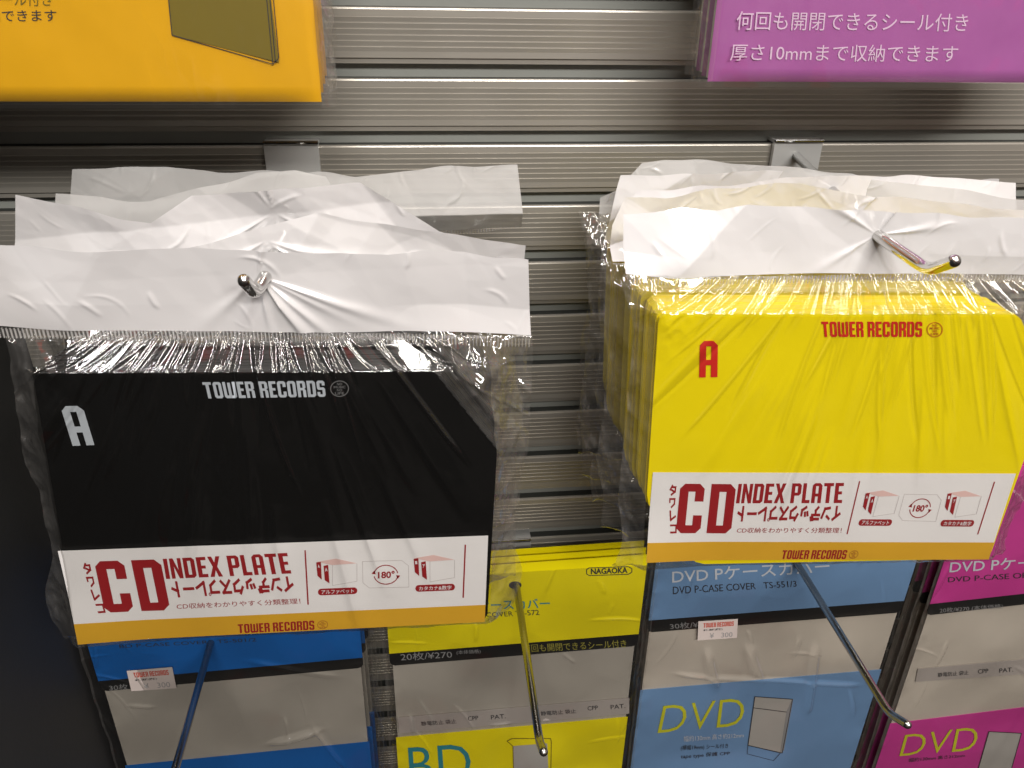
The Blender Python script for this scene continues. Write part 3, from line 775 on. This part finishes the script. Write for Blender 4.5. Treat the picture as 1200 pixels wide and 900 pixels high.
def quad_prism(pxs, s, th=.0006, lift=0.):
    """flat card whose outline is given as photo pixels on the plane s"""
    pts = [(at(x, y, s)[0], at(x, y, s)[2]) for x, y in pxs]
    return prism(pts, -s - lift - th, -s - lift)
def T(txt, quad, s, lift, m, parent, bold=0., name='lettering', flip=False):
    return link(name, on_plane(fit(text_vf(txt, bold), quad, flip), s, lift), m, parent)
def sleeve_pack(label, group, s, colr, x0, x1, ztop, zstrip0, zstrip1, zcard, zbot, milky, seed, slope=0., wr=(), hole=None, topw=0.):
    """hanging pack of clear sleeves: header card, black strip, milky stack of sleeves, insert card. z values in metres at x0; slope = rise per metre of x"""
    t = thing('sleeve_pack', label, 'sleeve pack', ((x0 + x1) / 2, -s, zbot), group)
    sl = lambda x, z: z + slope * (x - x0)
    def card(name, za, zb, m, lift, th=.0005, ix=0.0015, r=False):
        xa, xb = x0 + ix, x1 - ix
        if r:
            rr = .003
            pts = [(xa, sl(xa, za)), (xa, sl(xa, zb) + rr), (xa + rr * .3, sl(xa, zb) + rr * .3), (xa + rr, sl(xa, zb)), (xb - rr, sl(xb, zb)), (xb - rr * .3, sl(xb, zb) + rr * .3), (xb, sl(xb, zb) + rr), (xb, sl(xb, za))]
        else: pts = [(xa, sl(xa, za)), (xa, sl(xa, zb)), (xb, sl(xb, zb)), (xb, sl(xb, za))]
        return link(name, join([prism(pts, -s - lift - th, -s - lift)]), m, t)
    body = card('sleeve_stack', ztop - .012, zbot, milky, -.004, .0040, .003)
    hc = card('header_card', ztop, zstrip0, colr, 0.0002, .0006)
    st = card('black_strip', zstrip0, zstrip1, M_strip, 0.0002, .0006, r=True)
    ic = card('insert_card', zcard, zbot, colr, .0001, .0004, .002)
    flat_film(t, x0 - .002, x1 + .0045, zbot - .003, ztop - .004, s + .0008, seed, wr=wr)
    # edges of the stacked sleeves behind
    return t, hc, st, ic
M_blue = mat('bright_blue_card', (.004, .115, .42), .35, var=.05)
M_dblue = mat('soft_blue_card', (.165, .305, .53), .35, var=.05)
M_mag = mat('magenta_card', (.60, .045, .30), .35, var=.05)
M_ycard = mat('yellow_card', (.86, .73, .003), .35, var=.04)
M_orange = mat('amber_card', (.86, .44, .002), .35, var=.05)
M_purple = mat('purple_card', (.41, .11, .37), .35, var=.06)
M_lt = mat('pale_lettering', (.62, .66, .72), .5)
M_bk = mat('dark_lettering', (.03, .03, .035), .5)
M_gr = mat('dim_grey_lettering', (.28, .28, .28), .5)
M_teal = mat('teal_lettering', (.02, .25, .30), .5)
M_ylet = mat('yellow_lettering', (.62, .62, .02), .5)
M_box = mat('case_picture_grey', (.42, .40, .37), .5)
M_olive = mat('case_picture_olive', (.20, .145, .006), .5)
M_tag = mat('price_paper', (.62, .54, .50), .6)
M_tagr = mat('price_red', (.52, .06, .03), .5)

def outline(pts, w): return merge([line_vf(pts[i], pts[(i + 1) % len(pts)], w) for i in range(len(pts))])
def stroke(pts, w): return merge([line_vf(pts[i], pts[i + 1], w) for i in range(len(pts) - 1)])
def price_tag(parent, quad, s, amount):
    tg = link('price_sticker', join([quad_prism(quad, s, .0002, .0022)]), M_tag, parent)
    b = lambda a0, b0, a1, b1: [tuple(bil([np.array(p, float) for p in quad], a, c)) for a, c in ((a0, b0), (a1, b0), (a1, b1), (a0, b1))]
    link('sticker_lettering', on_plane(fit(block_vf('TOWER RECORDS', .08), b(.13, .10, .9, .34)), s, .0025), M_tagr, tg)
    link('sticker_lettering', on_plane(fit(text_vf('本体価格(税抜)', .02), b(.13, .42, .62, .54)), s, .0025), M_bk, tg)
    link('sticker_lettering', on_plane(fit(text_vf('¥   ' + amount, 0), b(.30, .66, .88, .92)), s, .0025), M_gr, tg)
    return tg
SL = .035
def backs(label_fmt, group, n, dsp, *args, **kw):
    for k in range(1, n + 1):
        s = args[0] - dsp * k
        sleeve_pack(label_fmt % ('second', 'third', 'fourth')[k - 1], group, s, *args[1:], seed=args_seed + k, **kw)

# bright blue pack (lower left)
g = 'bright blue sleeve packs on the lower left hook'
def zpx(px, py, s=SL): return float(at(px, py, s)[2])
x0b, x1b = -.1845, -.0385
zs0, zs1, zc = zpx(115, 797), zpx(120, 809), zpx(145, 897)
slb = (zpx(430, 783) - zs1) / (x1b - x0b) * .0 + (zpx(430, 769) - zs0) / (x1b - x0b)
kwb = dict(slope=slb)
for k, nm in enumerate(('frontmost', 'second from the front', 'rearmost')):
    s = SL - .011 * k
    t, hc, st, ic = sleeve_pack('bright blue sleeve pack with milky window, ' + nm + ' at lower left', g, s, M_blue, x0b + .001 * k, x1b + .001 * k, -.285 + .0005 * k, zs0, zs1, zc, -.50, M_milky, 100 + k, slope=slb,
        wr=[((322, 870), (368, 856), .0034, .0018), ((372, 856), (402, 892), .0022, .0011), ((300, 775), (390, 790), .0008, .002)] if k == 0 else ())
    if k == 0:
        price_tag(t, [(150, 782.5), (203, 778), (208, 802.5), (155.5, 806)], s, '300')
        T('30枚', [(128, 801), (150, 799.5), (151, 806.5), (129, 808)], s, .0010, M_gr, st)
        T('BD P-CASE COVER   TS-501/2', [(140, 754), (300, 746), (301, 750), (141, 758)], s, .0010, M_bk, hc)
        T('CD', [(175, 915), (250, 910), (255, 950), (180, 955)], s, .0007, M_lt, ic)
        T('静電防止', [(300, 915), (360, 910), (362, 920), (302, 925)], s, .0007, M_lt, ic)

# yellow BD pack
g = 'yellow sleeve packs on the lower middle hook'
x0y, x1y = -.0265, .1205
zt = zpx(560, 664)
zs0, zs1, zc = zpx(455, 765), zpx(460, 779), zpx(462, 864)
sly = (zpx(745, 742) - zs0) / (x1y - x0y)
for k, nm in enumerate(('frontmost', 'second from the front', 'rearmost')):
    s = SL - .0075 * k
    t, hc, st, ic = sleeve_pack('yellow BD sleeve pack with dark strip, ' + nm + ' on its hook', g, s, M_ycard, x0y + .0008 * k, x1y + .001 * k, zt - .0012 * k, zs0, zs1, zc, -.50, M_milky, 120 + k, slope=sly * (1 if k == 0 else .9),
        wr=[((640, 690), (660, 640), .0006, .001)] if k == 0 else ())
    if k == 0:
        link('maker_plate', on_plane(merge([outline([(x, y) for x, y in [(690, 664), (736, 662.5), (740, 665), (740, 669), (736, 671.5), (690, 673), (687, 671), (687, 666)]], .9)]), s, .0011), M_bk, hc)
        T('NAGAOKA', [(692, 664.8), (735, 663.2), (735, 670.2), (692, 671.6)], s, .0011, M_bk, hc, bold=.03)
        T('BD Pケースカバー', [(530, 703), (643, 699.5), (645, 711), (531, 714.5)], s, .0011, M_teal, hc, bold=.01)
        T('BD P-CASE COVER TS-572', [(520, 719), (631, 713), (632, 719), (521, 724)], s, .0011, M_bk, hc)
        T('20枚/¥270', [(469, 763.5), (529, 760.5), (530, 769.5), (470, 773)], s, .0011, M_gr, st)
        T('(本体価格)', [(535, 760.5), (563, 759), (563, 764.5), (535, 766)], s, .0011, M_gr, st)
        T('何回も開閉できるシール付き', [(612, 754), (733, 748), (734, 757), (613, 763)], s, .0011, mat('strip_olive', (.33, .30, .05), .5), st)
        wb = link('notice_strip', join([quad_prism([(466, 840), (737, 817), (737, 835), (468, 858)], s, .0004, .0004)]), mat('notice_grey', (.40, .36, .33), .4), t)
        for xo in (0, 140):
            T('静電防止 袋止', [(493 + xo, 844 - xo * .085), (534 + xo, 841 - xo * .085), (535 + xo, 846 - xo * .085), (494 + xo, 849 - xo * .085)], s, .0011, M_bk, wb)
            T('CPP', [(548 + xo, 838 - xo * .085), (560 + xo, 837 - xo * .085), (560.5 + xo, 842 - xo * .085), (548.5 + xo, 843 - xo * .085)], s, .0011, M_bk, wb)
            T('PAT.', [(575 + xo, 836.5 - xo * .085), (592 + xo, 835 - xo * .085), (592.5 + xo, 840 - xo * .085), (575.5 + xo, 841.5 - xo * .085)], s, .0011, M_bk, wb)
        T('BD', [(478, 875), (550, 870), (553, 912), (481, 918)], s, .0009, M_teal, ic, bold=-.005)
        link('case_picture', on_plane(merge([poly_vf([(601, 873), (641, 870), (643, 915), (603, 918)])]), s, .0008), M_box, ic)
        link('case_outline', on_plane(merge([outline([(594, 867), (600, 864), (645, 864), (646, 868), (645, 918), (602, 918), (601, 873)], .8)]), s, .0010), M_olive, ic)
        a = at(604, 686, s)
        link('hanging_hole', on_plane(ring_vf(603.5, 684.5, 7.5, 4.6, 7.4, 0, 360, 24), s, .0009), M_bk, hc)

# soft blue DVD pack
g = 'soft blue sleeve packs on the lower right hook'
x0d, x1d = .1225, .2815
zt = -.262
zs0, zs1, zc = zpx(760, 726), zpx(760, 740), zpx(755, 808)
sld = (zpx(1058, 703) - zs0) / (x1d - x0d)
for k, nm in enumerate(('frontmost', 'second from the front', 'rearmost')):
    s = SL - .010 * k
    t, hc, st, ic = sleeve_pack('soft blue DVD sleeve pack with price sticker, frontmost on its hook' if k == 0 else 'soft blue sleeve pack, ' + nm + ' on its hook', g, s, M_dblue, x0d + .001 * k, x1d + .001 * k, zt - .001 * k, zs0, zs1, zc, -.52, M_milky2, 140 + k, slope=sld,
        wr=[((830, 765), (838, 800), .0030, .0022), ((878, 758), (890, 792), .0030, .0026), ((955, 760), (945, 830), .0024, .0022), ((800, 790), (1000, 800), .0016, .0014)] if k == 0 else ())
    if k == 0:
        T('DVD Pケースカバー', [(787, 666), (970, 654), (972, 669), (787, 682)], s, .0011, M_lt, hc, bold=.008)
        T('DVD P-CASE COVER   TS-551/3', [(788, 686), (932, 679), (933, 686), (788, 695)], s, .0011, M_bk, hc)
        T('30枚/¥300', [(784, 729), (835, 725), (836, 733), (785, 736)], s, .0011, M_gr, st)
        price_tag(t, [(817, 725), (863, 722), (862, 744), (816, 747)], s, '300')
        T('DVD', [(777, 826), (873, 816), (870, 849), (770, 858)], s, .0009, M_ylet, ic, bold=-.01)
        T('幅約130mm 高さ約212mm', [(801, 861), (871, 857), (871, 863), (801, 868)], s, .0009, M_lt, ic)
        T('(横幅19mm) シール付き', [(798, 872), (853, 870), (853, 876), (797, 879)], s, .0009, M_bk, ic)
        T('tape type 保護 CPP', [(798, 882), (855, 879), (855, 884), (797, 889)], s, .0009, M_bk, ic)
        link('case_picture', on_plane(poly_vf([(884, 815), (928, 818), (916, 881), (876, 872)]), s, .0008), M_box, ic)
        link('case_picture_spine', on_plane(poly_vf([(928, 818), (929, 817.5), (918, 878), (913.5, 880.5), (921, 832)]), s, .0009), M_gr, ic)
        link('case_outline', on_plane(merge([outline([(884, 815), (928, 818), (916, 881), (876, 872)], .8), line_vf((882, 828), (921, 833), .8), outline([(876, 872), (875, 882), (906, 890), (914, 881)], .5)]), s, .0010), M_bk, ic)

# magenta DVD pack
g = 'magenta sleeve packs at the right edge'
x0m, x1m = .296, .455
zt = -.245
zs0, zs1, zc = zpx(1088, 707), zpx(1087, 720), zpx(1040, 848)
slm = (zpx(1196, 695) - zs0) / (at(1196, 695, SL)[0] - x0m)
for k, nm in enumerate(('frontmost', 'second from the front', 'rearmost')):
    s = SL - .010 * k
    t, hc, st, ic = sleeve_pack('magenta DVD sleeve pack at the right edge, ' + nm, g, s, M_mag, x0m + .001 * k, x1m + .001 * k, zt - .001 * k, zs0, zs1, zc, -.52, M_milky2, 160 + k, slope=slm,
        wr=[((1110, 620), (1160, 650), .0007, .003)] if k == 0 else ())
    if k == 0:
        T('DVD Pケースカバー', [(1113, 655.5), (1290, 646), (1290, 660), (1111, 670)], s, .0011, M_lt, hc, bold=.008)
        T('DVD P-CASE OPCOVER  TS-552', [(1110, 675), (1290, 664), (1290, 671), (1110, 681)], s, .0011, M_bk, hc)
        T('20枚/¥270 (本体価格)', [(1100, 711), (1174, 706), (1174, 712), (1100, 718)], s, .0011, M_gr, st)
        wb = link('notice_strip', join([quad_prism([(1075, 783), (1240, 768), (1238, 786), (1072, 798)], s, .0004, .0004)]), mat('notice_grey', (.40, .36, .33), .4), t)
        T('静電防止 袋止', [(1098, 787), (1134, 784), (1134, 789), (1098, 792)], s, .0011, M_bk, wb)
        T('CPP', [(1145, 783), (1157, 782), (1157, 787), (1145, 788)], s, .0011, M_bk, wb)
        T('PAT.', [(1170, 782), (1186, 780.5), (1186, 785.5), (1170, 787)], s, .0011, M_bk, wb)
        T('DVD', [(1060, 860), (1147, 850), (1142, 878), (1053, 885)], s, .0009, M_ylet, ic, bold=-.01)
        T('幅約130mm 高さ212mm', [(1065, 887), (1130, 882), (1130, 886), (1064, 892)], s, .0009, M_bk, ic)
        link('case_picture', on_plane(poly_vf([(1158, 856), (1196, 858), (1180, 915), (1142, 912)]), s, .0008), M_box, ic)
        link('case_outline', on_plane(outline([(1158, 856), (1196, 858), (1180, 915), (1142, 912)], .8), s, .0010), M_bk, ic)

# ------------------------------------------------------------------ sleeve packs above
def top_pack(label, group, s, colr, x0, x1, zb, seed, zt=.06):
    t = thing('sleeve_pack', label, 'sleeve pack', ((x0 + x1) / 2, -s, zb), group)
    # card bulging slightly, bottom edge rolled back
    nu, nv = 60, 40
    U, Vv = np.meshgrid(np.linspace(0, 1, nu), np.linspace(0, 1, nv))
    X = x0 + (x1 - x0) * U; Z = zt + (zb - zt) * Vv
    d = .003 * (1 - (2 * U - 1) ** 8) * (1 - np.clip((Vv - .97) / .03, 0, 1) ** 2) + .00012 * noise2(X, Z, seed, .02)
    cdo = link('printed_card', grid(X, -s - d + .003, Z), colr, t, smooth=True)
    link('sleeve_stack', join([box(x0 + .001, x1 - .001, -s + .0035, -s + .008, zb + .001, zt)]), M_milky, t)
    nu, nv = 200, 120
    e = .0045
    U, Vv = np.meshgrid(np.linspace(-e, x1 - x0 + e, nu), np.linspace(0, zt - zb + .0015, nv))
    X = x0 + U; Z = zt - Vv; ov = np.clip(np.maximum(-U, U - (x1 - x0)) / e, 0, 1)
    g1, _ = crumple(X, Z, seed, .006, 1.6); d = .0013 + .0003 * noise2(X, Z, seed, .015) + .0030 * g1 * (ov * .8 + .04)
    me = grid(X + ov * noise2(Z, Z * 0, seed, .01) * .001, -s - d + ov * .006, Z)
    link('film', me, M_film_soft, t, smooth=True); me.materials.append(M_flap)
    me.polygons.foreach_set('material_index', (ov > .02)[:-1, :-1].astype(np.int32).ravel())
    return t, cdo
def zat(px, py, s): return float(at(px, py, s)[2])
def xat(px, py, s): return float(at(px, py, s)[0])
g = 'amber sleeve packs at the top left'
for k, nm in enumerate(('frontmost', 'second from the front', 'third from the front', 'rearmost')):
    s = .078 - .015 * k
    xr = xat(381, 118, .078); t, c_ = top_pack('amber sleeve pack with case drawing cut off at the top left, ' + nm, g, s, M_orange, xr - .155, xr - .0015 - .0006 * k, zat(380, 121, .078) + .0010 * k, 200 + k)
    if k == 0:
        l_ = .0003
        T('何回も開閉できるシール付き', [(-140, -10), (61, -9), (61, 7), (-140, 7)], s, l_, M_olive, c_)
        T('厚さ10mmまで収納できます', [(-140, 12), (66, 11), (67, 25), (-140, 26)], s, l_, M_bk, c_)
        link('case_picture', on_plane(poly_vf([(195, -30), (314, -30), (327, 73), (202, 41)]), s, l_), M_olive, c_)
        link('case_outline', on_plane(merge([line_vf((195, -30), (202, 41), 1), line_vf((202, 41), (320, 75), 1), line_vf((310, -30), (320, 75), 1), line_vf((314, -30), (323, 73), 1), line_vf((318, -30), (327, 68), 1), line_vf((327, 68), (320, 75), 1)]), s, l_ + .0002), M_bk, c_)
g = 'purple sleeve packs at the top right'
for k, nm in enumerate(('frontmost', 'second from the front', 'rearmost')):
    s = .060 - .010 * k
    xl = xat(832, 95, .060); t, c_ = top_pack('purple sleeve pack at the top right, ' + nm + ('' if k else ' with white lettering'), g, s, M_purple, xl + .0008 * k, xl + .158, zat(900, 97, .060) + .0008 * k, 220 + k)
    if k == 0:
        l_ = .0003
        mw = mat('lilac_lettering', (.78, .55, .75), .5)
        T('何回も開閉できるシール付き', [(864, 13), (1135, 16), (1133, 37), (862, 35)], s, l_, mw, c_)
        T('厚さ10mmまで収納できます', [(857, 51), (1123, 53), (1121, 73), (855, 71)], s, l_, mw, c_)
for xx, zz_, nm in ((-.105, .035, 'left'), (.165, .035, 'right')):
    pass
for o in bpy.data.objects:
    if '_o' in o: del o['_o']
